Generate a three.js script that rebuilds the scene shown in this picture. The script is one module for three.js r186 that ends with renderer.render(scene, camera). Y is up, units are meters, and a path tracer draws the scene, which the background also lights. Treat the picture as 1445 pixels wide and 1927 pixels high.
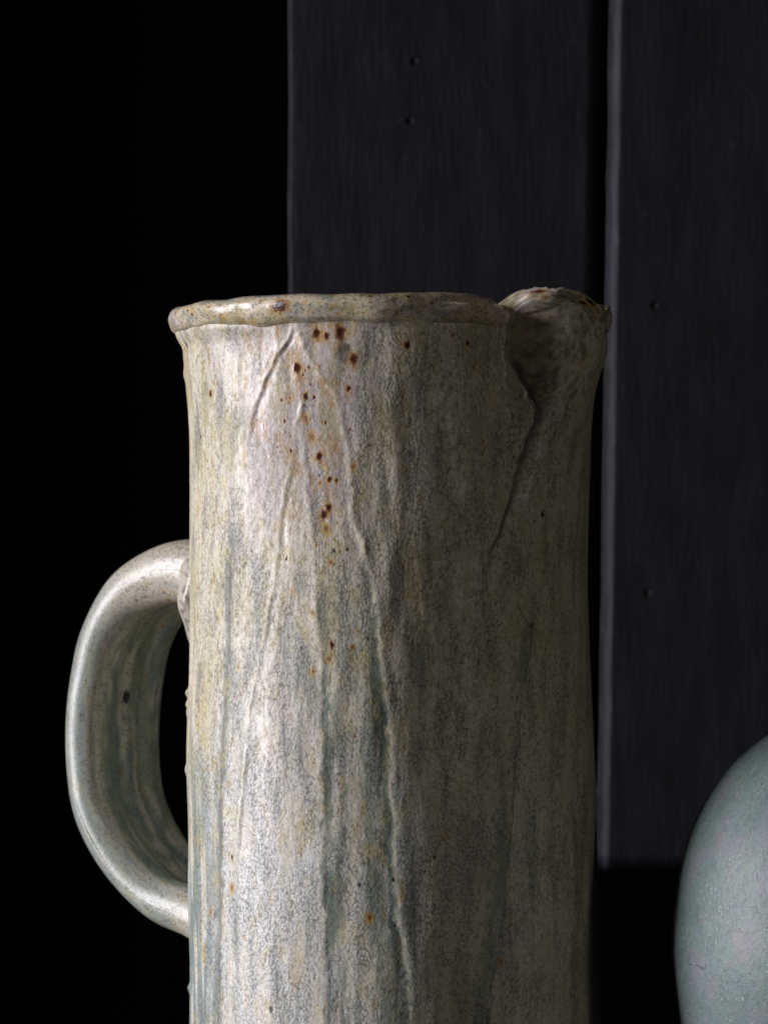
import * as THREE from 'three';
import { createNoise3D } from 'simplex-noise';
import { mergeGeometries } from 'three/addons/utils/BufferGeometryUtils.js';
import { RectAreaLightUniformsLib } from 'three/addons/lights/RectAreaLightUniformsLib.js';

// ---------------------------------------------------------------- camera, light, exposure
const scene = new THREE.Scene();
scene.background = new THREE.Color(0, 0, 0);
const camera = new THREE.PerspectiveCamera(18.44, 767 / 1024, 0.05, 20);
camera.position.set(-0.0018, 0.1901, 0.85);
camera.lookAt(-0.0018, 0.1901, 0);
camera.focus = 0.797;
camera.userData.fStop = 27;
const renderer = new THREE.WebGLRenderer({ antialias: true });
renderer.toneMapping = THREE.LinearToneMapping;
renderer.toneMappingExposure = 1;
renderer.shadowMap.enabled = true;
RectAreaLightUniformsLib.init();
// unseen daylight window, two metres to the left, placed to light the scene
const WIN = { x: -2.0, y0: -0.2, y1: 1.1, z0: -0.05, z1: 0.6 };
const winLight = new THREE.RectAreaLight(new THREE.Color(0.97, 0.94, 1.0), 22.5, WIN.z1 - WIN.z0, WIN.y1 - WIN.y0);
winLight.position.set(WIN.x + 0.03, (WIN.y0 + WIN.y1) / 2, (WIN.z0 + WIN.z1) / 2);
winLight.lookAt(10, (WIN.y0 + WIN.y1) / 2, (WIN.z0 + WIN.z1) / 2);
scene.add(winLight);
// unseen small warm lamp, front right, placed to light the pitcher's right side
const BULB = new THREE.Vector3(0.56, 0.27, 0.74);
const unseenBulbLight = new THREE.PointLight(new THREE.Color(1, 0.95, 0.89), 0.15);
unseenBulbLight.position.copy(BULB);
unseenBulbLight.shadow.radius = 1.5;
unseenBulbLight.castShadow = true;
scene.add(unseenBulbLight);

// ---------------------------------------------------------------- helpers
function rng(seed) { let a = seed >>> 0; return () => { a = (a + 0x6d2b79f5) | 0; let t = Math.imul(a ^ (a >>> 15), 1 | a); t = (t + Math.imul(t ^ (t >>> 7), 61 | t)) ^ t; return ((t ^ (t >>> 14)) >>> 0) / 4294967296; }; }
const noise = createNoise3D(rng(11));
const PI = Math.PI, RAD = PI / 180;
const clamp = (x, a = 0, b = 1) => (x < a ? a : x > b ? b : x);
const sst = (a, b, x) => { const t = clamp((x - a) / (b - a)); return t * t * (3 - 2 * t); };
const lerp = (a, b, t) => a + (b - a) * t;
const gauss = (x, w) => Math.exp(-(x * x) / (w * w));
function curve(pts) {                                   // smooth interpolation through [x, y], x rising
  const n = pts.length;
  return (x) => {
    if (x <= pts[0][0]) return pts[0][1];
    if (x >= pts[n - 1][0]) return pts[n - 1][1];
    let i = 1; while (pts[i][0] < x) i++;
    const p0 = pts[Math.max(0, i - 2)], p1 = pts[i - 1], p2 = pts[i], p3 = pts[Math.min(n - 1, i + 1)];
    const t = (x - p1[0]) / (p2[0] - p1[0]), d = p2[0] - p1[0];
    const m1 = ((p2[1] - p0[1]) / (p2[0] - p0[0])) * d, m2 = ((p3[1] - p1[1]) / (p3[0] - p1[0])) * d;
    const t2 = t * t, t3 = t2 * t;
    return (2 * t3 - 3 * t2 + 1) * p1[1] + (t3 - 2 * t2 + t) * m1 + (-2 * t3 + 3 * t2) * p2[1] + (t3 - t2) * m2;
  };
}
function cells(seed) {                                  // Worley noise in the plane, wrapping at wx cells
  const h = (x, y, k) => { let a = Math.imul(x, 374761393) ^ Math.imul(y, 668265263) ^ Math.imul(k + seed, 2246822519); a = Math.imul(a ^ (a >>> 13), 1274126177); a = Math.imul(a ^ (a >>> 16), 2246822519); return ((a ^ (a >>> 15)) >>> 0) / 4294967296; };
  const out = { f1: 0, f2: 0, id: 0 };
  return (x, y, wx) => {
    const cx = Math.floor(x), cy = Math.floor(y); let f1 = 9, f2 = 9, id = 0;
    for (let j = -1; j <= 1; j++) for (let i = -1; i <= 1; i++) {
      const gx = cx + i, gy = cy + j, kx = ((gx % wx) + wx) % wx;
      const dx = gx + h(kx, gy, 1) - x, dy = gy + h(kx, gy, 2) - y, d = dx * dx + dy * dy;
      if (d < f1) { f2 = f1; f1 = d; id = h(kx, gy, 3); } else if (d < f2) f2 = d;
    }
    out.f1 = Math.sqrt(f1); out.f2 = Math.sqrt(f2); out.id = id; return out;
  };
}
function texture(w, h, srgb, wrapS = THREE.RepeatWrapping) {
  const data = new Uint8Array(w * h * 4).fill(255);
  const t = new THREE.DataTexture(data, w, h, THREE.RGBAFormat);
  t.magFilter = THREE.LinearFilter; t.minFilter = THREE.LinearMipmapLinearFilter; t.generateMipmaps = true;
  t.wrapS = wrapS; t.wrapT = THREE.ClampToEdgeWrapping; t.anisotropy = 8;
  if (srgb) t.colorSpace = THREE.SRGBColorSpace;
  t.needsUpdate = true;
  return t;
}
const byte = (x) => Math.round(clamp(x) * 255);
function gridGeometry(P, U, nu, nv, closeU, pick) {     // P: positions (nv rows of nu), optional split of faces by pick(i, j)
  const index = [[], []];
  for (let j = 0; j < nv - 1; j++) for (let i = 0; i < nu - 1; i++) {
    const a = j * nu + i, b = a + 1, c = a + nu, d = c + 1, k = pick && pick(i, j) ? 1 : 0;
    index[k].push(a, b, d, a, d, c);
  }
  const whole = new THREE.BufferGeometry();
  whole.setAttribute('position', new THREE.BufferAttribute(P, 3));
  whole.setAttribute('uv', new THREE.BufferAttribute(U, 2));
  whole.setIndex(index[0].concat(index[1]));
  whole.computeVertexNormals();
  if (closeU) {
    const n = whole.attributes.normal, v = new THREE.Vector3(), w = new THREE.Vector3();
    for (let j = 0; j < nv; j++) {
      const a = j * nu, b = a + nu - 1;
      v.fromBufferAttribute(n, a).add(w.fromBufferAttribute(n, b)).normalize();
      n.setXYZ(a, v.x, v.y, v.z); n.setXYZ(b, v.x, v.y, v.z);
    }
  }
  if (!pick) return [whole];
  return index.map((ix) => {
    const g = new THREE.BufferGeometry(), used = new Map(), ii = [], pp = [], nn = [], uu = [];
    for (const k of ix) {
      if (!used.has(k)) {
        used.set(k, used.size);
        pp.push(P[3 * k], P[3 * k + 1], P[3 * k + 2]); uu.push(U[2 * k], U[2 * k + 1]);
        const n = whole.attributes.normal; nn.push(n.getX(k), n.getY(k), n.getZ(k));
      }
      ii.push(used.get(k));
    }
    g.setAttribute('position', new THREE.Float32BufferAttribute(pp, 3));
    g.setAttribute('normal', new THREE.Float32BufferAttribute(nn, 3));
    g.setAttribute('uv', new THREE.Float32BufferAttribute(uu, 2));
    g.setIndex(ii); return g;
  });
}
function mesh(name, geometry, material, parent, label) {
  const m = new THREE.Mesh(geometry, material);
  m.name = name; m.castShadow = m.receiveShadow = true;
  if (label) m.userData.label = label;
  parent.add(m); return m;
}
function thing(name, label, category, group) {
  const g = new THREE.Group(); g.name = name; g.userData = { label, category };
  if (group) g.userData.group = group;
  scene.add(g); return g;
}

// ---------------------------------------------------------------- pitcher: shape (millimetres, turned to metres at the end)
// veins and drips on the wall: angle from the front (degrees, right positive) and height above the foot
const VEIN = {
  long: [[61, 5.5], [72.7, 4.5], [91.5, 1.7], [102.2, 1.3], [120.9, 0.3], [134.3, -0.1], [150.4, -2.2], [165.1, -3.9], [178.5, -6.4], [187.9, -10], [194.6, -10.7], [204, -11.8], [212, -13.5], [219.4, -15.7], [224.9, -19.4], [229.6, -22.4], [235.7, -25.5]],
  left: [[194.7, -43.6], [204.2, -43.1], [211, -41.9], [217.1, -40.2], [221.8, -37.4], [227.2, -33.8], [231.4, -30.4], [235.8, -26.8]],
  mid: [[100.2, -47.4], [116.8, -44.8], [130.5, -43.1], [140.1, -41.9], [152.5, -39.2], [163.4, -36.5], [174.3, -33.8], [185.2, -32.1], [194.6, -30.4], [205.4, -27.9], [210.8, -27.1], [217.5, -25.2]],
  step: [[20, -17], [60.6, -17.6], [91.1, -17.9], [104.6, -18.4], [131.4, -18.7], [151.6, -19], [165, -19.9], [178.5, -20.9], [190.6, -22.4], [201.3, -23.7], [213.5, -25.1]],
  short: [[181.2, -16.1], [190.6, -17.6], [200, -19.7], [208.1, -22.7], [217.5, -24.6], [227, -26.2]],
  grey: [[20, -57], [57.1, -56], [102.4, -54.7], [130, -53.4], [157.6, -52.1], [171.4, -50.9], [185.1, -49.2]],
  crease: [[170.3, 26.5], [179.1, 28.5], [185.2, 31.8], [191.9, 35.3], [198.7, 38], [206.9, 40.9], [213.8, 42.9], [220.5, 40.9], [228.6, 38]],
  crack: [[30, 25], [60.2, 25.9], [66.4, 26.9], [77.1, 28.5], [87.8, 31], [98.5, 32.7], [109.2, 34.4], [120, 35.3], [130.8, 36.7], [141.6, 39], [149.7, 40.9], [159.2, 42.5], [166.1, 38], [178.3, 40.9]],
};
const veinAt = {}, veinEnds = {};
for (const k in VEIN) { const f = curve(VEIN[k]); veinAt[k] = f; veinEnds[k] = [VEIN[k][0][0], VEIN[k][VEIN[k].length - 1][0]]; }
const R0 = 55;
const inside = (k, y, soft = 5) => sst(veinEnds[k][0] - soft, veinEnds[k][0] + soft, y) * (1 - sst(veinEnds[k][1] - soft * 0.4, veinEnds[k][1] + soft * 0.4, y));
function veinOffsets(y) {                               // per height: centre of each vein in mm round the wall
  const o = {};
  for (const k in VEIN) {
    const w = noise(3.1 * k.length, y * 0.16, k.charCodeAt(0)) * 0.6 + noise(7.7 * k.length, y * 0.45, k.charCodeAt(1)) * 0.12;
    o[k] = [veinAt[k](y) * RAD * R0 + w, inside(k, y)];
  }
  return o;
}
const RIM = 245, SPOUT = 52;
// left and right half-widths of the wall from its axis
const wallL = curve([[0, 50], [6, 52.6], [30, 53.6], [60, 54.1], [100, 54.4], [122, 54.9], [145, 54.2], [170, 53.9], [205, 54.0], [220, 54.5], [230, 55.2], [238, 55.8], [245, 55.6]]);
const wallR = curve([[0, 52], [6, 55], [30, 56], [60, 56.4], [100, 55.3], [130, 54.2], [160, 53.2], [192, 53.0], [215, 53.6], [225, 54.6], [235, 55.6], [245, 55.4]]);
const rimHeight = curve([[-180, -0.6], [-120, 0], [-90, -0.5], [-60, -0.3], [-28, 0.3], [0, 0.1], [17, 0.2], [26, -0.1], [31, -1.2], [35, -1.9], [36.8, -0.4], [38.4, 1.7], [41.5, 2.0], [45, 1.7], [49, 0.3], [54, -2.6], [58, -2.4], [63, -1.2], [70, -1], [82, 0], [120, 0.3], [180, -0.6]]);
const spoutOut = curve([[-180, 0], [8, 0], [20, -0.8], [28, -3], [33, -5.2], [36.2, -4.2], [39.2, 2.6], [42.2, 7.8], [46, 9.8], [53, 10.9], [58, 10], [63, 7.6], [70, 3], [78, 0.6], [88, 0.4], [100, 0], [180, 0]]);
const spoutLow = curve([[-180, 0], [14, 0], [27, -0.8], [34, -2.2], [39, -1.2], [44, 2.4], [54, 4.2], [62, 3.2], [72, 2], [85, 0.6], [180, 0]]);
const spoutFall = curve([[190, 0], [206, 0.08], [216, 0.3], [226, 0.6], [233, 0.82], [239, 0.9], [245, 1]]);
function wallRadius(deg, y, cove = 1) {
  const L = wallL(y), Rr = wallR(y), s = Math.sin(deg * RAD);
  const a = spoutFall(y), lowPart = sst(186, 222, y) * (1 - sst(228, 242, y));
  let r = (L + Rr) / 2 + ((Rr - L) / 2) * s;
  r += cove * 1.8 * sst(233.5, 238.5, y) * (1 - sst(-62, -18, deg));
  r += spoutOut(deg) * a + spoutLow(deg) * lowPart * 0.55;
  r += 0.35 * noise(Math.sin(deg * RAD) * 1.3, y * 0.018, Math.cos(deg * RAD) * 1.3);
  return r;
}
const DRIPS = [[-86, 141.6, 0.9, 0.9], [-85, 138.6, 0.7, 0.8], [-87, 136.5, 0.4, 1], [-86, 121, 0.5, 1], [-85, 62.5, 0.7, 0.9], [-87, 227, 0.4, 1.2]];
function relief(s, y, o) {                              // fine modelling of the wall at s mm round it, height y
  let h = 0; const d = (k) => s - o[k][0];
  const lumpy = 0.75 + 0.35 * noise(s * 0.35, y * 0.35, 5);
  const come = (q) => 0.25 + 0.75 * sst(-0.35, 0.35, noise(y * 0.055, q, 60));
  h += o.long[1] * lerp(0.1, 0.24, sst(125, 190, y)) * (0.4 + 0.6 * lumpy) * come(1) * gauss(d('long'), 0.75 + 0.4 * come(2));
  { const q = d('long') - 0.3; h += o.long[1] * 0.2 * (0.4 + 0.6 * come(3)) * Math.tanh(q / 0.9) * Math.exp(-Math.abs(q) / 4) * sst(200, 170, y); }
  h += o.left[1] * 0.4 * lumpy * sst(205, 216, y) * (d('left') < 0 ? Math.exp(d('left') / 2.6) : gauss(d('left'), 0.6));
  h -= o.left[1] * 0.15 * lumpy * sst(205, 216, y) * gauss(d('left') - 1.3, 0.8);
  h += o.mid[1] * come(4) * (0.2 * lumpy * gauss(d('mid'), 0.8) - 0.12 * gauss(d('mid') - 1.5, 0.9));
  h += o.step[1] * 0.18 * (0.4 + 0.6 * come(7)) * (d('step') < 0 ? Math.exp(d('step') / 3) : gauss(d('step'), 0.5));
  h += o.short[1] * 0.25 * lumpy * come(9) * gauss(d('short'), 0.9);
  h -= o.grey[1] * 0.2 * gauss(d('grey'), 1.3);
  const cd = d('crease');
  h -= o.crease[1] * sst(172, 205, y) * (1.0 * gauss(cd, 0.9) + 1.1 * gauss(cd - 0.8, 2.8));
  h += o.crease[1] * 0.35 * gauss(cd - 4.2, 1.8);
  h -= o.crack[1] * 0.15 * come(11) * gauss(d('crack'), 0.42);
  h += o.crack[1] * 0.14 * come(11) * (d('crack') > 0 ? Math.exp(-d('crack') / 2.2) * sst(0, 0.5, d('crack')) : 0);
  if (s < -70) for (const [bd, by, bh, bw] of DRIPS) h += bh * Math.exp(-(((s - bd * RAD * R0) / bw) ** 2) - ((y - by) / (bw * 1.3)) ** 2);
  h += 0.16 * noise(s * 0.14, y * 0.03, 21) + 0.035 * noise(s * 0.45, y * 0.12, 33);
  return h;
}
const uOf = (deg) => { const a = deg; if (a < -100) return (a + 180) / 80 * 0.125; if (a > 100) return 0.875 + (a - 100) / 80 * 0.125; return 0.125 + (a + 100) / 200 * 0.75; };
const degOf = (u) => (u < 0.125 ? -180 + (u / 0.125) * 80 : u > 0.875 ? 100 + ((u - 0.875) / 0.125) * 80 : -100 + ((u - 0.125) / 0.75) * 200);
const columns = [];
{ const front = 440, back = 50; for (let i = 0; i < back; i++) columns.push(-180 + (80 * i) / back); for (let i = 0; i <= front; i++) columns.push(-100 + (200 * i) / front); for (let i = 1; i <= back; i++) columns.push(100 + (80 * i) / back); }
const TOP = RIM - 1.2;                                  // the wall ends inside the rolled rim

const M = {};
function pitcherBody() {
  const rows = [];
  rows.push(['base', 0, 0.02], ['base', 0, 0.5], ['base', 0, 0.97]);
  for (let y = 0.6; y < 42; y += 1.4) rows.push(['out', y]);
  const n = 440; for (let j = 0; j <= n; j++) rows.push(['out', 42 + ((TOP - 42) * j) / n]);
  for (let y = TOP; y > 9; y -= 4) rows.push(['in', y]);
  rows.push(['in', 8], ['floor', 7, 0.6], ['floor', 7, 0.02]);
  const nu = columns.length, nv = rows.length, P = new Float32Array(nu * nv * 3), U = new Float32Array(nu * nv * 2);
  rows.forEach(([kind, y, f], j) => {
    const o = kind === 'out' ? veinOffsets(y) : null;
    for (let i = 0; i < nu; i++) {
      const deg = columns[i], th = deg * RAD; let r;
      if (kind === 'out') r = wallRadius(deg, y) + relief(th * R0, y, o) * (Math.abs(deg) > 100 ? 0 : 1);
      else if (kind === 'in') r = wallRadius(deg, y) - 5.2;
      else r = (kind === 'base' ? wallRadius(deg, 0) : wallRadius(deg, 8) - 5.2) * f;
      const lift = kind === 'out' || kind === 'in' ? rimHeight(deg) * sst(226, TOP, y) : 0, k = j * nu + i;
      P[3 * k] = r * Math.sin(th) / 1000; P[3 * k + 1] = (y + lift) / 1000; P[3 * k + 2] = r * Math.cos(th) / 1000;
      U[2 * k] = uOf(deg); U[2 * k + 1] = clamp(y / 250);
    }
  });
  const firstOut = 3, lastOut = rows.length;
  return gridGeometry(P, U, nu, nv, true, (i, j) => {
    const [kind, y] = rows[j], deg = columns[i];
    return (kind === 'out' || kind === 'in') && y > 212 && Math.abs(deg - 53.5) < 2 + 15 * sst(212, 238, y);
  });
}
function pitcherRim() {
  // section of the rolled rim: offset from the wall, height from its top
  const pts = [[-0.8, -8.7], [0.7, -8.75], [1.7, -8.3], [2.7, -7.5], [3.3, -6.2], [3.75, -4.6], [3.95, -3.0], [3.6, -1.5], [2.7, -0.5], [1.2, 0], [-1.5, 0.05], [-4, -0.2], [-5.6, -1.2], [-6.2, -3], [-6.0, -5.5], [-4.6, -8]];
  const path = new THREE.CatmullRomCurve3(pts.map(([a, b]) => new THREE.Vector3(a, b, 0)), false, 'centripetal').getSpacedPoints(58);
  const nu = columns.length, nv = path.length, P = new Float32Array(nu * nv * 3), U = new Float32Array(nu * nv * 2);
  for (let i = 0; i < nu; i++) {
    const deg = columns[i], th = deg * RAD, s = th * R0, lip = sst(36, 44, deg) * (1 - sst(64, 72, deg)), fold = gauss(deg - 34.5, 4.5) + gauss(deg - 71, 4);
    const right = sst(-10, 10, deg) * (1 - lip);
    const fat = 0.96 + 0.14 * noise(Math.sin(th) * 2.4, 3, Math.cos(th) * 2.2), thin = 0.03 * noise(s * 0.15, 1, 8);
    for (let j = 0; j < nv; j++) {
      let a = path[j].x, b = path[j].y; const f = j / (nv - 1), outer = sst(0.05, 0.2, f) * (1 - sst(0.45, 0.6, f));
      b *= 0.84; const y0 = RIM + b;
      if (a > 0) { a *= (fat + thin); a = lerp(a, Math.min(a, 1.6) * 0.5 * sst(0.16, 0.42, f) - 0.7 * (1 - sst(0, 0.24, f)), lip); a *= 1 - 0.55 * fold; }
      b *= 1 - 0.35 * lip * sst(0.5, 0.1, f) - 0.18 * fold + 0.1 * noise(Math.sin(th) * 3.4, 9, Math.cos(th) * 3.4);
      if (a > 0 && f < 0.3) a -= (1 - f / 0.3) * 0.6 * (1 - right) * (1 - lip);          // softer underside on the left
      a += outer * (0.1 * noise(s * 0.09, b * 0.3, 2) + 0.03 * noise(s * 0.6, b * 0.8, 4));
      const chip = (gauss(deg - 41, 3.6) + gauss(deg - 57, 3)) * sst(0.38, 0.5, f) * (1 - sst(0.75, 0.85, f));
      b += chip * (0.6 * noise(s * 1.1, f * 9, 40) + 0.35 * noise(s * 3.1, f * 21, 41));
      if (f > 0.5) b += 1.3 * gauss(deg - 58, 5) * sst(0.5, 0.66, f);                   // the far lip shows its inner edge
      const r = wallRadius(deg, Math.min(RIM, y0), 0) + a, k = j * nu + i;
      const lift = rimHeight(deg) * sst(226, TOP, Math.max(RIM + b, 232));
      P[3 * k] = r * Math.sin(th) / 1000; P[3 * k + 1] = (RIM + b + lift + 0.28 * noise(s * 0.07, 6, 6) * (1 - lip)) / 1000; P[3 * k + 2] = r * Math.cos(th) / 1000;
      U[2 * k] = uOf(deg); U[2 * k + 1] = f;
    }
  }
  return gridGeometry(P, U, nu, nv, true, (i) => Math.abs(columns[i] - 53.5) < 17);
}

// ---------------------------------------------------------------- pitcher: glaze
// iron spots: angle, height, radius (mm), kind: 0 dark iron, 1 ochre, 2 dark grey, 3 yellow streak, 4 small red
const SPOTS = [[-19.9, 235.2, 1.3, 0], [-17, 234.6, 0.8, 0], [-13.5, 235.5, 1.6, 0], [-12.4, 230.4, 2.1, 2], [-10, 228.8, 1.2, 0], [-25.9, 226.8, 1.3, 0], [-23.5, 219.5, 0.8, 0], [-21.2, 219.2, 0.5, 0], [-30.9, 218.7, 0.5, 4], [-11.4, 221.4, 0.7, 0],
  [-19.9, 204.3, 1.1, 0], [-16.9, 198.5, 0.7, 0], [-19.7, 197.4, 0.8, 1], [-17.2, 191.2, 0.9, 0], [-18.5, 189.4, 1.1, 0], [-37.4, 211.9, 0.9, 4], [-23.7, 213.9, 1.2, 1], [-22.1, 209.3, 1.4, 1], [-28.4, 205.7, 0.5, 0], [-59, 221, 0.8, 0], [-56.9, 223.7, 0.5, 1],
  [-66, 209.8, 0.5, 2], [-74.3, 234.6, 0.8, 0], [-66.9, 229.8, 0.4, 4], [-10.2, 201.7, 0.9, 1], [-17.9, 185.9, 1.3, 1], [-15.6, 180.4, 0.5, 2], [-30.1, 178.4, 0.5, 0], [-21.8, 164.6, 0.8, 1], [-16.6, 177.5, 0.8, 1], [-27.8, 169.9, 1.3, 3], [-16.1, 156.5, 0.8, 0],
  [-16.9, 153, 0.9, 1], [-47, 150.2, 0.8, 1], [-48.3, 142.3, 0.5, 4], [-12.5, 138.5, 1.3, 3], [-49.7, 132.1, 1, 3], [-21.4, 149.7, 0.8, 1], [-49.7, 121, 0.9, 3], [-49, 101, 0.5, 0], [-49, 93.1, 1.1, 1], [-60.2, 85.7, 0.8, 1], [-8.4, 96.1, 0.45, 2], [0.7, 97.4, 0.45, 2],
  [2.6, 93.9, 1.1, 3], [-5.7, 87.9, 1.1, 1], [-34.1, 63.3, 0.7, 2], [-56, 94.9, 1.1, 3], [4.1, 232.1, 0.9, 0], [14, 107.4, 1.5, 3], [30.1, 75.7, 1, 1], [47.3, 189.6, 0.7, 2], [42.7, 161, 0.5, 2], [16.2, 234.9, 0.5, 0], [20.6, 232.9, 0.6, 0], [22.9, 226.9, 0.7, 1], [-39.2, 187.2, 0.4, 4], [-35.6, 204.1, 0.5, 4], [-10.5, 156, 0.7, 1], [-24.8, 155.6, 0.4, 2]];
{ const r = rng(41); for (let i = 0; i < 34; i++) { const y = 180 + 55 * r(), w = 4 + (235 - y) * 0.2; SPOTS.push([-24 + w * (r() + r() + r() - 1.5) * 1.6, y, 0.2 + 0.45 * r() * r(), r() < 0.45 ? 1 : r() < 0.5 ? 4 : 0]); } }
{ const r = rng(77); for (let i = 0; i < 90; i++) SPOTS.push([-178 + 356 * r(), 20 + 222 * r(), 0.18 + 0.4 * r() * r(), r() < 0.4 ? 2 : r() < 0.6 ? 1 : 4]); for (let i = 0; i < 26; i++) { const a = r(); SPOTS.push([a < 0.5 ? -95 + 60 * r() : 100 + 160 * r(), 30 + 200 * r(), 0.5 + 0.6 * r(), 3]); } }
const C = { cream: [206, 200, 182], pink: [190, 177, 174], pale: [214, 207, 192], grey: [139, 139, 132], net: [70, 68, 64], celadon: [124, 137, 121], teal: [74, 94, 86], ochre: [181, 143, 76], yellow: [194, 177, 122], rust: [104, 58, 38], iron: [58, 35, 26], slate: [84, 84, 92], brown: [70, 60, 52] };
const mixc = (o, c, t) => { o[0] += (c[0] - o[0]) * t; o[1] += (c[1] - o[1]) * t; o[2] += (c[2] - o[2]) * t; };
const SPOTROW = (y) => SPOTS.filter((p) => Math.abs(p[1] - y) < p[2] * 6 + 2);
const netCells = cells(3), netCells2 = cells(9), crackCells = cells(17);
function glaze(s, y, rowSpots, o, out) {                // colour, height (0..1) and roughness of the wall's glaze at s mm round, y mm up
  const ang = s / R0, X = Math.sin(ang) * R0, Z = Math.cos(ang) * R0, c = out.c, deg = ang / RAD;
  const N = (h, v, k) => noise(X * h, y * v + k * 17.3, Z * h + k * 5.1);
  const wx = N(0.35, 0.3, 1) * 0.6, wy = N(0.35, 0.3, 2) * 0.6;
  const big = N(0.045, 0.012, 3), mid = N(0.16, 0.04, 4), streak = N(0.36, 0.024, 5) * 0.8 + N(0.9, 0.07, 44) * 0.3, fine = N(1.1, 0.14, 6), mott = N(0.5, 0.28, 7), grain = N(2.6, 1.7, 8);
  c[0] = C.cream[0]; c[1] = C.cream[1]; c[2] = C.cream[2];
  // pinkish bloom between the veins and over the lower belly
  const fan = sst(176, 200, y) * (1 - sst(236, 242, y)) * sst(-50, -38, deg) * (1 - sst(-16, -6, deg));
  const pink = clamp(0.95 * fan + 0.5 * sst(0.0, 0.6, big + 0.4 * mid) + 0.55 * sst(130, 90, y) * sst(-0.3, 0.4, streak + mid) - 0.1 + 0.3 * mott);
  mixc(c, C.pink, pink);
  mixc(c, C.pale, 0.7 * sst(0.25, 0.8, fine * 0.6 + mid * 0.7));
  // grey and celadon runs
  const low = sst(185, 120, y);
  let run = sst(0.05, 0.95, streak * 0.75 + mid * 0.35 + 0.25 * low * (0.5 + N(0.25, 0.008, 9)));
  run *= 0.3 + 0.7 * low;
  mixc(c, [168, 158, 118], 0.6 * sst(-0.05, 0.7, N(0.07, 0.035, 41) + 0.35 * mott + 0.3 * fine) * sst(110, 170, y));
  mixc(c, C.grey, 0.65 * sst(0.0, 0.7, mid + 0.5 * fine) * (1 - 0.5 * fan));
  mixc(c, [207, 208, 204], 0.85 * sst(150, 100, y) * sst(-0.7, 0.3, mid + 0.4 * mott) * (1 - sst(0, 25, deg)));  // cool pale glaze low down, with the left side's highlight put into the colour
  mixc(c, C.celadon, 0.5 * run);
  const dl = s - o.long[0], ds = s - o.step[0], dg = s - o.grey[0], dm = s - o.mid[0], dk = s - o.crack[0], dc = s - o.crease[0];
  const rag = 0.9 * N(0.5, 0.12, 10) + 0.5 * mott;
  const pool = (d, w0, w1) => sst(w0 - 1.1, w0 + 1.1, d + rag) * (1 - sst(w1 - 0.9, w1 + 1.1, d + rag));
  mixc(c, C.celadon, 0.65 * pool(dl, -7.5, -0.4) * sst(182, 150, y) * (0.3 + 0.7 * sst(-0.4, 0.3, N(0.2, 0.02, 31) + 0.3 * mott)));
  mixc(c, C.teal, 0.65 * pool(dl, -3.0, -0.3) * sst(158, 140, y) * (0.15 + 0.85 * sst(-0.3, 0.4, N(0.25, 0.035, 11) + 0.25 * mott)));
  mixc(c, C.teal, 0.65 * pool(ds, 0.1, 2.2) * sst(178, 150, y) * (0.25 + 0.75 * sst(-0.3, 0.3, N(0.25, 0.03, 32) + 0.3 * mott)));
  mixc(c, [108, 118, 106], 0.7 * pool(ds, 0.5, 5.5) * sst(165, 120, y) * sst(-0.5, 0.4, N(0.15, 0.03, 12)));
  mixc(c, [116, 120, 110], 0.8 * pool(dg, -1.6, 1.3) * o.grey[1]);
  mixc(c, C.grey, 0.75 * pool(dm, 0.4, 1.6) * o.mid[1] * sst(190, 150, y));
  mixc(c, C.teal, 0.6 * pool(dk, -4.6, -0.2) * o.crack[1] * sst(-0.4, 0.5, N(0.1, 0.035, 13)));
  const sp = Math.abs(deg - 46 - (y - 222) * 0.02) < 14 ? sst(213, 224, y) * (1 - sst(33 + 6, 33, deg) * 1) * (1 - sst(50, 60, deg)) : 0;
  mixc(c, C.brown, 0.6 * sp * sst(-1.0, 0.6, mott + mid));  // brown mottling on the throat, with its shade put into the colour
  // left side: glaze runs of bluish celadon low down, straw yellow higher up
  const leftLow = sst(-52, -66, deg) * (1 - sst(-100, -130, deg)) * sst(140, 95, y);
  mixc(c, [134, 148, 147], 0.85 * leftLow * sst(-0.55, 0.1, streak + 0.5 * mid));
  const straw = sst(-52, -62, deg) * (1 - sst(-105, -130, deg)) * sst(70, 120, y);
  mixc(c, C.yellow, 0.6 * straw * sst(0.15, 0.75, N(0.75, 0.02, 14) + 0.25 * mott));
  mixc(c, C.ochre, 0.95 * (straw + 0.3) * sst(0.45, 0.8, N(0.6, 0.05, 15) * 0.8 + 0.3 * mott) * sst(0.0, 0.3, N(0.1, 0.06, 16)));
  mixc(c, C.yellow, 0.55 * sst(0.3, 0.9, N(0.2, 0.09, 18) + 0.3 * mott + 0.25 * grain) * (1 - pink * 0.4));
  mixc(c, [178, 132, 84], 0.5 * fan * sst(0.15, 0.8, N(0.22, 0.09, 46) + 0.45 * mott + 0.2 * grain));
  const right = sst(5, 20, deg) * (1 - sst(100, 120, deg));
  mixc(c, [174, 165, 144], 0.45 * right);  // olive tone of the dim right side, put into the colour
  // pale beads along the veins
  let bead = 0;
  bead = Math.max(bead, o.long[1] * gauss(dl, 0.75) * sst(-0.6, 0.1, N(0.1, 0.25, 19) + 0.25));
  bead = Math.max(bead, o.mid[1] * gauss(dm, 0.6) * 0.9, o.step[1] * gauss(ds + 0.9, 0.8) * 0.6, o.left[1] * gauss(s - o.left[0] + 0.6, 0.8) * 0.5);
  mixc(c, [218, 212, 190], 0.65 * bead);
  // net of dark lines between pale globules
  const per = Math.round((2 * PI * R0) / 0.82);
  const w = netCells(((s + wx * 0.45 + 0.16 * grain) / (2 * PI * R0)) * per + per, (y + wy * 0.6 + 0.16 * N(2.4, 1.8, 28)) / 1.0, per), f1 = w.f1, edge = w.f2 - w.f1, id = w.id;
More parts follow.
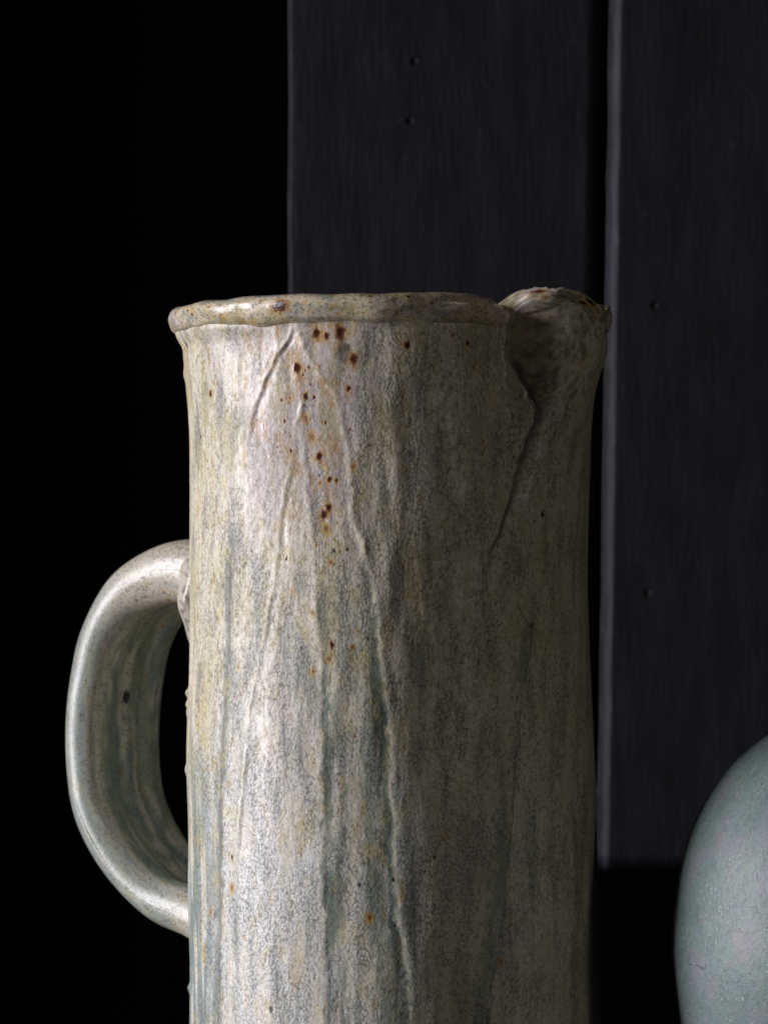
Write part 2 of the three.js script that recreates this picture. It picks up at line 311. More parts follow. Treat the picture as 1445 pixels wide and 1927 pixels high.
  const w2 = netCells2(((s + wx * 0.8 + 0.12 * grain) / (2 * PI * R0)) * 640 + 640, (y + wy) / 0.66, 640), f12 = w2.f1, id2 = w2.id;
  const patchy = 0.12 + 0.88 * sst(-0.45, 0.65, mott * 0.6 + mid * 0.5 + 0.45 * N(0.1, 0.06, 45) + 0.3 * N(0.9, 0.5, 26) + 0.1);
  let net = sst(0.3, 0.78, f1 + 0.16 * grain) * (0.35 + 0.65 * (1 - sst(0.05, 0.4, edge))) * patchy;
  net = Math.max(net, 0.8 * sst(0.38, 0.8, f12 + 0.2 * grain) * sst(-0.15, 0.6, N(0.7, 0.45, 20) + 0.4 * mid));
  const fleck = sst(0.5, 0.8, N(1.5, 0.62, 27) + 0.15 * grain) * (0.35 + 0.65 * patchy);
  net = clamp(Math.max(net, 0.9 * fleck));
  net *= (1 - 0.7 * bead) * (1 - 0.3 * fan) * (1 - 0.3 * sst(-66, -76, deg));
  const tone = 0.93 + 0.1 * id + 0.06 * id2;
  c[0] *= tone; c[1] *= tone; c[2] *= tone;
  mixc(c, C.net, 0.62 * net);
  let h = 0.45 + 0.22 * (1 - sst(0.1, 0.7, f1)) - 0.2 * net + 0.08 * id + 0.05 * grain + 0.25 * bead;
  // long curved crackle in the lower glaze
  const kk = crackCells(((s + 3.2 * N(0.12, 0.05, 22)) / (2 * PI * R0)) * 62 + 62, (y + 4 * N(0.08, 0.05, 23)) / 11, 62);
  const craze = (1 - sst(0.0, 0.028, kk.f2 - kk.f1)) * sst(135, 95, y) * sst(-0.3, 0.3, N(0.07, 0.06, 24));
  mixc(c, C.slate, 0.5 * craze); h -= 0.4 * craze;
  // crease and crack lines are coloured darker
  const dkl = o.crack[1] * gauss(dk, 0.34) * sst(-0.35, 0.2, N(0.02, 0.13, 25) + 0.1), dcl = o.crease[1] * gauss(dc, 0.7) * sst(170, 185, y);
  mixc(c, [52, 52, 52], Math.max(0.4 * dkl, 0.75 * dcl));
  h -= 0.15 * dkl;
  let rough = 0.42 + 0.1 * sst(120, 165, y) * sst(228, 205, y) * sst(-0.6, 0.2, mid + 0.3) - 0.08 * run + 0.1 * net + 0.08 * mott;
  for (const [sd, sy, sr, kind] of rowSpots) {
    const dx = s - sd * RAD * R0, dy = y - sy;
    if (Math.abs(dx) > sr * 5 || Math.abs(dy) > sr * 6) continue;
    const wob = 1 + 0.3 * noise(dx / sr * 0.7, dy / sr * 0.7, sd) + 0.12 * noise(dx * 2.2, dy * 2.2, sy);
    const tall = kind === 3 ? 2.6 : 1.15, drag = kind === 3 ? 1 : dy < 0 ? 0.75 : 1;
    const d = (Math.hypot(dx, (dy / tall) * drag) / (sr * (kind === 0 ? 0.86 : 1))) / wob;
    if (kind === 0) { mixc(c, C.ochre, 0.8 * (1 - sst(0.9, 2.6, d)) * sst(-0.8, 0.5, mott + 0.4 * grain)); mixc(c, C.rust, 0.8 * (1 - sst(0.65, 1.4, d))); mixc(c, C.iron, 0.9 * (1 - sst(0.25, 0.95, d))); const k = 1 - sst(0.7, 1.2, d); h += 0.25 * k; rough = lerp(rough, 0.14, k); }
    else if (kind === 1) { mixc(c, C.ochre, 0.75 * (1 - sst(0.5, 1.6, d))); mixc(c, C.rust, 0.7 * (1 - sst(0.15, 0.75, d))); }
    else if (kind === 2) { const k = 1 - sst(0.6, 1.2, d); mixc(c, sr > 1.5 ? [72, 66, 62] : [46, 42, 44], 0.85 * k * (sr > 1.5 ? 0.65 + 0.3 * mott : 1)); h -= 0.3 * k; }
    else if (kind === 3) mixc(c, C.ochre, 0.55 * (1 - sst(0.2, 1.5, d)) * sst(-0.6, 0.5, mott + 0.4 * grain));
    else { mixc(c, [188, 150, 120], 0.5 * (1 - sst(0.9, 2, d))); mixc(c, [96, 46, 38], 0.85 * (1 - sst(0.5, 1.0, d))); rough = lerp(rough, 0.2, 1 - sst(0.6, 1.1, d)); }
  }
  out.h = h; out.r = rough;
}
function pitcherGlaze() {
  const W = 2048, H = 2048, col = texture(W, H, true), bmp = texture(W, H, false), rgh = texture(1024, 1024, false);
  const out = { c: [0, 0, 0], h: 0, r: 0 }, A = col.image.data, B = bmp.image.data, Rg = rgh.image.data;
  for (let j = 0; j < H; j++) {
    const y = ((j + 0.5) / H) * 250, o = veinOffsets(y), rs = SPOTROW(y);
    for (let i = 0; i < W; i++) {
      const deg = degOf((i + 0.5) / W); glaze(deg * RAD * R0, y, rs, o, out);
      const k = 4 * (j * W + i), b = byte(out.h);
      A[k] = clamp(out.c[0], 0, 255); A[k + 1] = clamp(out.c[1], 0, 255); A[k + 2] = clamp(out.c[2], 0, 255);
      B[k] = B[k + 1] = B[k + 2] = b;
      if (!(i & 1) && !(j & 1)) { const q = 4 * ((j >> 1) * 1024 + (i >> 1)); Rg[q] = Rg[q + 1] = Rg[q + 2] = byte(out.r); }
    }
  }
  return new THREE.MeshPhysicalMaterial({ name: 'ash_glaze', map: col, bumpMap: bmp, bumpScale: 0.0001, roughnessMap: rgh, roughness: 1, ior: 1.52 });
}
function rimGlaze() {                                   // v runs from the underside over the outside and top to the inside, about 34 mm
  const W = 2048, H = 256, col = texture(W, H, true), bmp = texture(W, H, false), A = col.image.data, B = bmp.image.data;
  const nc = cells(31), spots = [[-28.3, 0.29, 2.1, 0], [-51.4, 0.33, 0.5, 4], [-71, 0.34, 0.5, 0], [-60, 0.27, 0.5, 0], [-5, 0.4, 0.5, 0], [39, 0.4, 0.9, 0], [50, 0.38, 1.2, 0], [-47, 0.2, 1.2, 1], [-40, 0.12, 1.4, 3], [-56, 0.1, 1.2, 1], [48, 0.3, 1, 0], [10, 0.3, 0.5, 4], [60, 0.3, 0.6, 4]];
  const rr = rng(5); for (let i = 0; i < 40; i++) spots.push([-180 + 360 * rr(), 0.05 + 0.4 * rr(), 0.2 + 0.4 * rr(), rr() < 0.5 ? 0 : 1]);
  for (let j = 0; j < H; j++) for (let i = 0; i < W; i++) {
    const v = (j + 0.5) / H, t = v * 34, deg = degOf((i + 0.5) / W), th = deg * RAD, s = th * R0, X = Math.sin(th) * R0, Z = Math.cos(th) * R0, c = [202, 190, 165];
    const N = (h, w, k) => noise(X * h, t * w + k * 13, Z * h + k * 7);
    const big = N(0.08, 0.05, 1), mid = N(0.22, 0.2, 2), mott = N(0.6, 0.5, 3), grain = N(2.2, 2, 4);
    mixc(c, C.pink, 0.6 * sst(-0.4, 0.5, big + 0.3 * mid)); mixc(c, [160, 160, 152], 0.6 * sst(0.0, 0.7, mid + 0.4 * mott)); mixc(c, C.celadon, 0.4 * sst(0.2, 0.7, N(0.12, 0.2, 5)));
    mixc(c, [186, 168, 118], 0.6 * sst(-0.1, 0.8, N(0.12, 0.1, 9) + 0.3 * mott));
    mixc(c, C.ochre, 0.5 * sst(0.4, 0.9, N(0.3, 0.2, 6) + 0.5 * sst(0.2, 0.02, v)));
    mixc(c, C.brown, 0.4 * sst(30, 42, deg) * (1 - sst(62, 75, deg)) * sst(-1.1, 0.7, mott + 0.4 * grain));  // spout's shade carried into the lip colour as brown mottling
    const w = nc(((s + 0.5 * mott) / 345.6) * 420 + 420, (t + 0.5 * mid) / 0.85, 420), net = sst(0.3, 0.75, w.f1 + 0.15 * grain) * sst(-0.5, 0.5, mott + 0.5 * mid);
    for (let q = 0; q < 3; q++) c[q] *= 0.95 + 0.1 * w.id;
    mixc(c, C.net, 0.46 * net + 0.2 * sst(0.3, 0.9, grain));
    let h = 0.5 + 0.2 * w.id - 0.2 * net + 0.12 * grain;
    for (const [sd, sv, sr, kind] of spots) {
      const dx = s - sd * RAD * R0, dy = (v - sv) * 34; if (Math.abs(dx) > 6 || Math.abs(dy) > 6) continue;
      const d = Math.hypot(dx, dy) / sr / (1 + 0.35 * noise(dx, dy, sd));
      if (kind === 0) { mixc(c, C.ochre, 0.7 * (1 - sst(1, 1.9, d))); mixc(c, C.rust, 0.8 * (1 - sst(0.8, 1.3, d))); mixc(c, C.iron, 0.95 * (1 - sst(0.5, 1, d))); }
      else if (kind === 4) mixc(c, [96, 46, 38], 0.85 * (1 - sst(0.5, 1.1, d)));
      else mixc(c, C.ochre, 0.7 * (1 - sst(0.3, 1.5, d)));
    }
    const k = 4 * (j * W + i); A[k] = c[0]; A[k + 1] = c[1]; A[k + 2] = c[2]; B[k] = B[k + 1] = B[k + 2] = byte(h);
  }
  return new THREE.MeshPhysicalMaterial({ name: 'rim_glaze', map: col, bumpMap: bmp, bumpScale: 0.00009, roughness: 0.3, ior: 1.52, clearcoat: 0.05, clearcoatRoughness: 0.2 });
}
// ---------------------------------------------------------------- pitcher: handle
const HANDLE = -128;                                    // the side it springs from
function handleShape() {
  const path = new THREE.CatmullRomCurve3([[49, 170], [56, 173], [63, 174.2], [74.5, 172.4], [87, 166.4], [96, 154.6], [100, 142], [101.6, 130.6], [101.6, 116.4], [98.4, 104.2], [89, 91.2], [75.4, 81.4], [61, 78], [49, 75.5]].map(([r, y]) => new THREE.Vector3(r, y, 0)), false, 'centripetal');
  const nv = 260, nu = 91, P = new Float32Array(nu * nv * 3), U = new Float32Array(nu * nv * 2);
  const er = new THREE.Vector3(Math.sin(HANDLE * RAD), 0, Math.cos(HANDLE * RAD)), et = new THREE.Vector3(Math.cos(HANDLE * RAD), 0, -Math.sin(HANDLE * RAD));
  const p = new THREE.Vector3(), d = new THREE.Vector3();
  for (let j = 0; j < nv; j++) {
    const f = j / (nv - 1); path.getPointAt(f, p); path.getTangentAt(f, d);
    const nr = -d.y, ny = d.x;                          // normal in the handle's plane, towards the inside of the loop when positive side is in
    const root = gauss(f, 0.13), foot = gauss(1 - f, 0.1), W = 34 + 4 * root + 2.5 * foot - 1.5 * gauss(f - 0.8, 0.12), thick = 1 + 0.42 * gauss(f - 0.04, 0.2) + 0.2 * foot;
    for (let i = 0; i < nu; i++) {
      const a = (i / (nu - 1)) * 2 * PI, ca = Math.cos(a), sa = Math.sin(a);
      const q = ca, inner = sa < 0 ? -1 : 1, cap = (c, w) => Math.sqrt(Math.max(0, 1 - ((q - c) / w) ** 2));
      const rollL = (inner < 0 ? 7.0 : 6.0) * cap(0.58, 0.42), flat = 4.5 * Math.sqrt(Math.max(0, 1 - Math.pow(Math.abs(q), 8))) + 0.5 * gauss(q + 0.12, 0.16), rollR = 5.8 * cap(-0.66, 0.34);
      let x = q * W / 2, y = inner * 0.94 * Math.pow(rollL ** 4.5 + flat ** 4.5 + rollR ** 4.5, 1 / 4.5) * thick;   // x across, y through the strap
      y += 0.2 * noise(x * 0.08, f * 6, inner * 3); x += 0.3 * noise(y * 0.05, f * 5, 15);
      const r = p.x + nr * y, h = p.y + ny * y, k = j * nu + i;
      P[3 * k] = (er.x * r + et.x * x) / 1000; P[3 * k + 1] = h / 1000; P[3 * k + 2] = (er.z * r + et.z * x) / 1000;
      U[2 * k] = i / (nu - 1); U[2 * k + 1] = f;
    }
  }
  // the clay smeared down from the near edge of the upper root
  const smear = new THREE.SphereGeometry(1, 40, 30), sp = smear.attributes.position;
  for (let i = 0; i < sp.count; i++) {
    const x = sp.getX(i), y = sp.getY(i), z = sp.getZ(i), w = 1 + 0.12 * noise(x * 1.5, y * 1.5, z * 1.5), k = y < 0 ? 1 : 0.8, taper = y < 0 ? 1 + 0.45 * y : 1;
    sp.setXYZ(i, (-52.4 + 6.2 * x * w * taper) / 1000, (167 + 17 * y * k) / 1000, (-18 + 8 * z * w * taper) / 1000);
  }
  smear.computeVertexNormals();
  for (let i = 0; i < sp.count; i++) smear.attributes.uv.setXY(i, 0.02 + 0.1 * Math.abs(smear.attributes.uv.getX(i) - 0.5), 0.02 + 0.09 * smear.attributes.uv.getY(i));
  return mergeGeometries([gridGeometry(P, U, nu, nv, true)[0], smear]);
}
function handleGlaze() {
  const W = 640, H = 1280, col = texture(W, H, true), bmp = texture(W, H, false), A = col.image.data, B = bmp.image.data, nc = cells(71), c = [0, 0, 0];
  for (let j = 0; j < H; j++) for (let i = 0; i < W; i++) {
    const a = ((i + 0.5) / W) * 2 * PI, t = ((j + 0.5) / H) * 205, X = Math.cos(a) * 14, Z = Math.sin(a) * 14, q = Math.cos(a);
    const N = (h, v, k) => noise(X * h + k * 9, t * v + k * 13, Z * h);
    const streak = N(0.22, 0.016, 1), mid = N(0.3, 0.08, 2), mott = N(0.6, 0.4, 3), grain = N(2, 1.6, 4);
    c[0] = 182; c[1] = 180; c[2] = 170;
    mixc(c, C.celadon, 0.85 * sst(-0.45, 0.35, streak * 0.6 + mid * 0.4 + 0.1));
    mixc(c, [112, 134, 134], 0.6 * sst(0.05, 0.6, N(0.16, 0.012, 5) + 0.2 * mid));
    mixc(c, [152, 158, 150], 0.6 * sst(0.8, 0.97, q + 0.06 * mid));
    mixc(c, [198, 188, 180], (Math.sin(a) < 0.15 ? 0.75 : 0) * (gauss(q - 0.84 + 0.05 * mid, 0.1) + 0.5 * gauss(q + 0.86, 0.08)) * sst(-0.8, 0.3, mid + 0.4 * mott));
    mixc(c, [196, 184, 168], 0.8 * (sst(75, 25, t) + sst(178, 198, t)) * sst(-0.7, 0.2, mid + 0.5));
    mixc(c, C.yellow, 0.3 * sst(0.3, 0.9, N(0.25, 0.07, 6) + 0.4 * mott));
    mixc(c, C.teal, 0.75 * sst(164, 176, t + 4 * mid) * (1 - sst(184, 190, t + 3 * mott)) * (Math.sin(a) < 0 ? 1 : 0) * sst(0.35, -0.1, q + 0.25 * mid));
    const w = nc((i / W) * 74 + 74, (t + 0.5 * mid) / 1.25, 74), net = (1 - sst(0.03, 0.28, w.f2 - w.f1)) * sst(-0.3, 0.6, mott + 0.5 * mid);
    mixc(c, C.net, 0.55 * net + 0.3 * sst(0.3, 0.9, grain) * sst(-0.6, 0.5, mott));
    let h = 0.5 - 0.16 * net + 0.1 * grain + 0.12 * w.id;
    const da = ((a - 1.5 * PI) / PI) * 44;
    for (const [sx, st, sr, ty] of HSPOTS) { const d = Math.hypot((da - sx), (t - st) / ty) / sr / (1 + 0.3 * noise(da, t, sx)); if (d < 3) { if (sr > 1) { mixc(c, [30, 26, 24], 0.95 * (1 - sst(0.5, 1.1, d))); h -= 0.5 * (1 - sst(0.3, 1, d)); } else { mixc(c, C.ochre, 0.6 * (1 - sst(1, 2.2, d))); mixc(c, C.rust, 0.85 * (1 - sst(0.6, 1.2, d))); } } }
    const k = 4 * (j * W + i); A[k] = c[0]; A[k + 1] = c[1]; A[k + 2] = c[2]; B[k] = B[k + 1] = B[k + 2] = byte(h);
  }
  return new THREE.MeshPhysicalMaterial({ name: 'handle_glaze', map: col, bumpMap: bmp, bumpScale: 0.00015, roughness: 0.32, ior: 1.5 });
}
const HSPOTS = [[0, 90, 1.25, 2.4], [2, 118, 0.5, 1], [-4, 126, 0.4, 1], [9, 20, 0.8, 1], [12, 26, 0.7, 1], [-6, 60, 0.4, 1], [14, 196, 0.8, 1]];

const pitcher = thing('pitcher', 'tall pale ash-glazed stoneware pitcher with rust spots, rolled rim, pinched spout and strap handle', 'pitcher');
{
  const body = pitcherGlaze(), rimM = rimGlaze();
  const [wall, throat] = pitcherBody(), [rim, lip] = pitcherRim();
  mesh('body', wall, body, pitcher);
  mesh('rim', rim, rimM, pitcher);
  const spout = new THREE.Group(); spout.name = 'spout'; pitcher.add(spout);
  mesh('throat', throat, body, spout);
  mesh('lip', lip, rimM, spout);
  mesh('handle', handleShape(), handleGlaze(), pitcher);
}

// ---------------------------------------------------------------- the jar on the right
function jar() {
  const root = thing('round_jar', 'round celadon-glazed jar cut by the right edge of the photo, beside the pitcher', 'jar');
  root.position.set(0.1237, 0, 0.0355);
  const k = 1.012, prof = curve([[0, 29], [4, 30.5], [20, 38.5], [40, 45.4], [58.3, 48.6], [71.6, 50.2], [81, 50.2], [89.3, 49.5], [97.5, 48.4], [105.8, 46.1], [115.3, 41.8], [123.6, 36.2], [128, 31.8], [132.4, 26], [137, 19.5], [140, 17]]);
  const pts = []; for (let i = 0; i <= 150; i++) pts.push([prof((i / 150) * 140), (i / 150) * 140]);
  const full = [[0.1, 0], [15, 0], ...pts, [17.5, 146], [20.5, 150], [20, 152], [17, 151.6], [14, 146], [14, 139], [26, 127], [44, 96], [45, 60], [30, 8], [0.1, 6]];
  const nu = 361, nv = full.length, P = new Float32Array(nu * nv * 3), U = new Float32Array(nu * nv * 2);
  for (let j = 0; j < nv; j++) for (let i = 0; i < nu; i++) {
    const th = (i / (nu - 1)) * 2 * PI, [r0, y] = full[j], wob = r0 > 10 ? 0.28 * noise(Math.sin(th) * 1.4, y * 0.03, Math.cos(th) * 1.4) : 0, r = r0 * k + wob, q = j * nu + i;
    P[3 * q] = r * Math.sin(th) / 1000; P[3 * q + 1] = y / 1000; P[3 * q + 2] = r * Math.cos(th) / 1000;
    U[2 * q] = i / (nu - 1); U[2 * q + 1] = clamp(y / 155);
  }
  const W = 2048, H = 1024, col = texture(W, H, true), bmp = texture(W, H, false), A = col.image.data, B = bmp.image.data, cr = cells(101), cs = cells(131), c = [0, 0, 0];
  for (let j = 0; j < H; j++) for (let i = 0; i < W; i++) {
    const th = ((i + 0.5) / W) * 2 * PI, y = ((j + 0.5) / H) * 155, X = Math.sin(th) * 49, Z = Math.cos(th) * 49, s = th * 49;
    const N = (h, v, q) => noise(X * h + q * 3, y * v + q * 11, Z * h);
    const big = N(0.04, 0.03, 1), mid = N(0.14, 0.1, 2), mott = N(0.6, 0.45, 3), grain = N(2.4, 2.2, 4);
    c[0] = 106; c[1] = 124; c[2] = 122;
    mixc(c, [124, 122, 126], 0.25 * sst(-0.1, 0.6, big + 0.35 * mid + 0.15 * mott));
    mixc(c, [90, 110, 108], 0.5 * sst(0.05, 0.7, N(0.2, 0.12, 5) + 0.3 * mott));
    mixc(c, [136, 128, 98], 0.3 * sst(0.4, 0.95, N(0.16, 0.07, 6) + 0.35 * mott));
    const w = cs((i / W) * 260 + 260, y / 1.2, 260), speck = (1 - sst(0.1, 0.24, w.f1)) * (w.id > 0.72 ? 1 : 0) * sst(-0.2, 0.4, mid + 0.3);
    mixc(c, [206, 200, 190], 0.65 * speck); mixc(c, [70, 86, 84], 0.45 * sst(0.2, 0.8, grain) + 0.3 * sst(0.1, 0.7, mott)); mixc(c, [142, 146, 142], 0.3 * sst(0.2, 0.8, -grain));
    mixc(c, [130, 122, 130], 0.5 * sst(0.1, 0.8, N(0.07, 0.05, 14) + 0.45 * mid + 0.3 * mott));
    const kk = cr(((s + 1.1 * N(0.2, 0.2, 7)) / 307.9) * 58 + 58, (y + 1.1 * N(0.2, 0.2, 8)) / 5.4, 58), craze = (1 - sst(0, 0.022, kk.f2 - kk.f1)) * (0.35 + 0.65 * sst(-0.4, 0.2, N(0.11, 0.11, 9)));
    const k2 = cr(((s + 1.2 * mott) / 307.9) * 120 + 120, (y + mott) / 2.6 + 50, 120), craze2 = (1 - sst(0, 0.05, k2.f2 - k2.f1)) * sst(0.1, 0.5, N(0.13, 0.13, 10));
    mixc(c, [58, 68, 72], 0.6 * Math.max(craze, 0.7 * craze2));
    const h = 0.5 + 0.15 * grain + 0.14 * mott - 0.35 * Math.max(craze, 0.6 * craze2) + 0.3 * speck, q = 4 * (j * W + i);
    A[q] = c[0]; A[q + 1] = c[1]; A[q + 2] = c[2]; B[q] = B[q + 1] = B[q + 2] = byte(h);
  }
  const m = new THREE.MeshPhysicalMaterial({ name: 'celadon_glaze', map: col, bumpMap: bmp, bumpScale: 0.00016, roughness: 0.5, ior: 1.48 });
  const geo = gridGeometry(P, U, nu, nv, true, (i, j) => full[j][1]   >= 139.5);
  mesh('body', geo[0], m, root); mesh('neck', geo[1], m, root);
}
jar();

// ---------------------------------------------------------------- dark planks behind
const wood = (() => {
  const W = 1024, H = 1024, col = texture(W, H, true), bmp = texture(W, H, false), A = col.image.data, B = bmp.image.data;
  col.wrapT = bmp.wrapT = THREE.RepeatWrapping;
  for (let j = 0; j < H; j++) for (let i = 0; i < W; i++) {
    const x = (i / W) * 200, y = (j / H) * 600, th = (j / H) * 2 * PI, cy = Math.cos(th), sy = Math.sin(th);
    const g = noise(x * 0.5, cy * 4, sy * 4), g2 = noise(x * 1.6, cy * 9 + 20, sy * 9), g3 = noise(x * 0.09, cy * 2 + 40, sy * 2), sp = noise(x * 0.9, cy * 34, sy * 34 + 9);
    const scuff = sst(0.62, 0.85, noise(x * 0.35, cy * 6 + 70, sy * 6)) * sst(0.1, 0.6, noise(x * 1.4, cy * 12 + 90, sy * 12)), dust = sst(0.86, 0.95, noise(x * 2.2, cy * 130 + 5, sy * 130));
    const v = 0.86 + 0.13 * g + 0.09 * g2 + 0.26 * g3 + 0.25 * sst(0.55, 0.9, sp) + 0.5 * scuff + 0.7 * dust, k = 4 * (j * W + i);
    A[k] = clamp(26 * v, 0, 255); A[k + 1] = clamp(25 * v, 0, 255); A[k + 2] = clamp(35 * v, 0, 255);
    B[k] = B[k + 1] = B[k + 2] = byte(0.5 + 0.2 * g + 0.16 * g2 + 0.2 * sst(0.5, 0.9, sp) - 0.25 * scuff);
  }
  return new THREE.MeshPhysicalMaterial({ name: 'black_stained_wood', map: col, bumpMap: bmp, bumpScale: 0.00026, roughness: 0.55, specularIntensity: 0.62 });
})();
const nailMetal = new THREE.MeshStandardMaterial({ name: 'painted_nail', color: new THREE.Color(0.03, 0.03, 0.035), roughness: 0.4 });
const plankWall = new THREE.Group(); plankWall.name = 'plank_wall'; scene.add(plankWall);
plankWall.userData = { label: 'wall of wide black stained planks with nail holes behind the pottery', category: 'wall', kind: 'structure' };
const WALLZ = -350;
// a plank from its left and right edges at two heights; edge sections give [inwards, forwards] steps in mm
function plank(name, xl, xr, y0, y1, z, left, right, nails, seed) {
  const at = (e, y) => lerp(e[0], e[1], (y - 53) / 332);
  const xs = []; for (let i = 0; i <= 90; i++) xs.push(i / 90);
  const ys = []; for (let y = y0; y < y1; y += 2.2) ys.push(y); ys.push(y1);
  const wid = at(xr, 200) - at(xl, 200);
  for (let y = y0; y < y0 + 8; y += 0.5) ys.push(y);
  for (const [nx, ny] of nails) for (let d = -2.4; d <= 2.4; d += 0.3) { ys.push(ny + d); xs.push((nx + d - at(xl, ny) - left[left.length - 1][0]) / (wid - left[left.length - 1][0] - right[right.length - 1][0])); }
  xs.sort((a, b) => a - b); ys.sort((a, b) => a - b);
  const cols = [];
  const sect = new THREE.CatmullRomCurve3(left.map(([a, b]) => new THREE.Vector3(a, b, 0)), false, 'centripetal', 0.5).getPoints(left.length * 5);
  const sectR = new THREE.CatmullRomCurve3(right.map(([a, b]) => new THREE.Vector3(a, b, 0)), false, 'centripetal', 0.5).getPoints(right.length * 5);
  for (const p of sect) cols.push([0, p.x, p.y, 1]);
  const a0 = left[left.length - 1][0], a1 = right[right.length - 1][0];
  for (const f of xs) if (f > 0.0005 && f < 0.9995) cols.push([f, a0, a1, 0]);
  for (const p of sectR.reverse()) cols.push([1, p.x, p.y, 2]);
  const nu = cols.length, nv = ys.length + 2, P = new Float32Array(nu * nv * 3), U = new Float32Array(nu * nv * 2);
  const back = -22;
  for (let j = 0; j < nv; j++) for (let i = 0; i < nu; i++) {
    const y = ys[clamp(j - 1, 0, ys.length - 1)], cap = j === 0 || j === nv - 1, [f, p, q, side] = cols[i], L = at(xl, y), Rr = at(xr, y);
    let x, dz = 0;
    if (side === 1) { x = L + p; dz = q; const n = noise(y * 0.02, seed, 3) * 0.3 + noise(y * 0.3, seed, 5) * 0.1 - 0.9 * Math.max(0, noise(y * 0.07, seed, 77) - 0.62); x += n * (1 - p / Math.max(a0, 1)); dz -= 0.5 * Math.max(0, noise(y * 0.13, seed, 9) - 0.45) * (1 - p / Math.max(a0, 1)); }
    else if (side === 2) { x = Rr - p; dz = q; }
    else {
      x = lerp(L + p, Rr - q, f); dz = 0.12 * noise(x * 0.05, y * 0.008, seed);
      for (const [nx, ny] of nails) { const d = Math.hypot(x - nx, y - ny); dz -= 1.25 * (1 - sst(0.7, 1.5, d)) - 0.12 * gauss(d - 1.9, 0.5); }
    }
    const low = clamp(1 - (y - y0) / 7); dz -= 7 * (1 - Math.sqrt(1 - low * low));
    if (cap) dz = back;
    const k = j * nu + i; P[3 * k] = x / 1000; P[3 * k + 1] = y / 1000; P[3 * k + 2] = (z + dz) / 1000;
    U[2 * k] = x / 200 + seed * 0.37; U[2 * k + 1] = y / 600 + seed * 0.21;
  }
  const m = mesh(name, gridGeometry(P, U, nu, nv, false)[0], wood, plankWall);
  for (const [nx, ny] of nails) {
    const g = new THREE.SphereGeometry(0.0011, 14, 8, 0, 2 * PI, 0, PI / 2); g.rotateX(PI / 2); g.scale(1, 1, 0.35);
    const nail = mesh('nail', g, nailMetal, m); nail.position.set(nx / 1000, ny / 1000, (z - 1.3) / 1000);
  }
}
const WY = (py) => 190.1 - (py - 963.5) * 0.20216, WX = (px) => (px - 722.5) * 0.20216 - 1.8;   // wall plane, mm
plank('plank', [-37.6, -37.6], [78, 83.4], 53.3, 760, WALLZ, [[0.4, -22], [0, -0.5], [1.2, -0.16], [2.6, -0.04], [5, 0]], [[0, -22], [0.2, -9], [1.6, -4.2], [4.2, -1.2], [7.5, 0]], [[WX(770), WY(228)], [WX(778), WY(116)]], 1);
plank('plank_001', [79.4, 84.3], [196, 199], 53.3, 760, WALLZ + 2, [[0.3, -22], [0, -3.8], [0.4, -3.2], [1.7, -2.9], [2.1, -2.5], [3.0, -1.0], [3.6, -0.25], [5.5, 0]], [[0, -22], [0, -3], [1, -1], [3, 0]], [[WX(1229), WY(576)], [WX(1216), WY(1115)]], 2);

// ---------------------------------------------------------------- surface, recess and the unseen light sources
const plaster = new THREE.MeshStandardMaterial({ name: 'dark_plaster', color: new THREE.Color(0.05, 0.05, 0.052), roughness: 0.95 });
const back = mesh('back_wall', new THREE.BoxGeometry(5.2, 3, 0.08), plaster, scene); back.position.set(0.55, 0.6, -1.7);
back.userData = { label: 'far wall of the unlit room behind the planks', category: 'wall', kind: 'structure' };
// unseen partition left of frame, placed to keep window light off the room behind
const part = mesh('unseen_partition', new THREE.BoxGeometry(1.78, 2.75, 0.08), plaster, scene); part.position.set(-1.1, 0.625, -0.41);
part.userData = { label: 'unseen dark partition left of the frame, placed to shade the room behind the planks', category: 'wall', kind: 'structure' };
const table = thing('table', 'dark wooden table under the pitcher and the jar', 'table');
{
  const m = new THREE.MeshStandardMaterial({ name: 'dark_table_wood', map: wood.map, bumpMap: wood.bumpMap, bumpScale: 0.0003, roughness: 0.6, color: new THREE.Color(0.6, 0.55, 0.5) });
  const top = mesh('table_top', new THREE.BoxGeometry(0.9, 0.028, 0.42), m, table); top.position.set(0.1, -0.0141, 0.06);
  for (const [x, z] of [[-0.3, -0.1], [0.5, -0.1], [-0.3, 0.22], [0.5, 0.22]]) { const l = mesh('leg', new THREE.CylinderGeometry(0.02, 0.015, 0.7, 16), m, table); l.position.set(x, -0.378, z); }
}
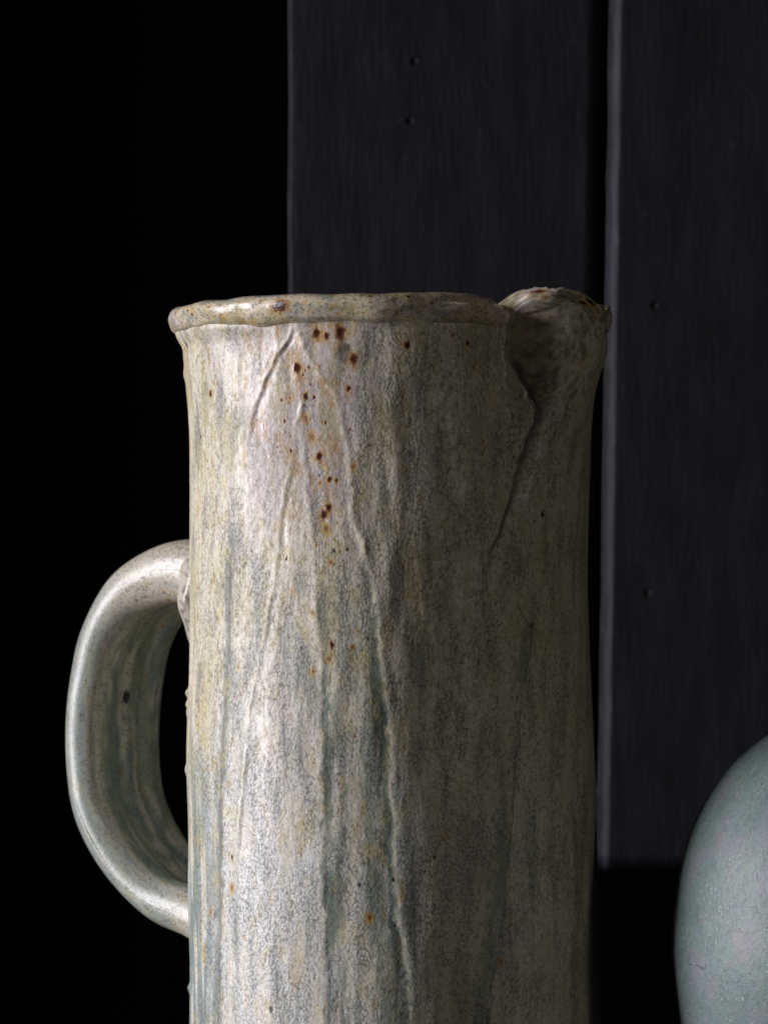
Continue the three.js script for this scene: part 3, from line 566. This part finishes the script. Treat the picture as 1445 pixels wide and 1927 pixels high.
{
  const wall = new THREE.Group(); wall.name = 'unseen_wall_left'; scene.add(wall); wall.userData = { label: 'dark wall out of view on the left, holding the daylight window', category: 'wall', kind: 'structure' };  // unseen wall around the window
  const t = 0.1, X = WIN.x - 0.06, zc = (WIN.z0 + WIN.z1) / 2, yc = (WIN.y0 + WIN.y1) / 2, w = WIN.z1 - WIN.z0 + 0.08, h = WIN.y1 - WIN.y0 + 0.08;
  const slab = (y0, y1, z0, z1) => { const m = mesh('panel', new THREE.BoxGeometry(t, y1 - y0, z1 - z0), plaster, wall); m.position.set(X, (y0 + y1) / 2, (z0 + z1) / 2); };
  slab(-0.75, 2, -1.66, zc - w / 2); slab(-0.75, 2, zc + w / 2, 2.2); slab(-0.75, yc - h / 2, zc - w / 2, zc + w / 2); slab(yc + h / 2, 2, zc - w / 2, zc + w / 2);
  const win = thing('window', 'tall daylight window out of view on the left, lighting the pottery', 'window');
  const fm = new THREE.MeshStandardMaterial({ name: 'window_paint', color: new THREE.Color(0.5, 0.5, 0.5), roughness: 0.5 });
  const pm = new THREE.MeshStandardMaterial({ name: 'bright_pane', color: 0x000000, emissive: new THREE.Color(0.965, 0.93, 1), emissiveIntensity: 0.8 });
  const pane = mesh('pane', new THREE.BoxGeometry(0.006, WIN.y1 - WIN.y0, WIN.z1 - WIN.z0), pm, win); pane.position.set(WIN.x - 0.02, yc, zc);
  for (const s of [-1, 1]) {
    const a = mesh('frame', new THREE.BoxGeometry(0.04, h, 0.038), fm, win); a.position.set(WIN.x - 0.02, yc, zc + s * (w / 2 - 0.02));
    const b = mesh('frame', new THREE.BoxGeometry(0.04, 0.038, w - 0.08), fm, win); b.position.set(WIN.x - 0.02, yc + s * (h / 2 - 0.02), zc);
  }
  const lamp = thing('unseen_bulb_lamp', 'unseen small warm bulb front right, placed to light the right side of the pitcher', 'lamp');
  lamp.position.copy(BULB);
  const bulb = mesh('bulb', new THREE.SphereGeometry(0.03, 24, 16), new THREE.MeshStandardMaterial({ name: 'warm_glass', color: 0x000000, emissive: new THREE.Color(1, 0.7, 0.35), emissiveIntensity: 3 }), lamp);
  const brass = new THREE.MeshStandardMaterial({ name: 'dark_brass', color: new THREE.Color(0.1, 0.08, 0.05), roughness: 0.4, metalness: 0.8 });
  const sock = mesh('socket', new THREE.CylinderGeometry(0.015, 0.018, 0.05, 20), brass, lamp); sock.position.y = -0.058;
  const stem = mesh('stem', new THREE.CylinderGeometry(0.008, 0.008, 0.9, 14), brass, lamp); stem.position.y = -0.533;
  const foot = mesh('foot', new THREE.CylinderGeometry(0.09, 0.1, 0.02, 32), brass, lamp); foot.position.y = -0.993;
}
renderer.render(scene, camera);
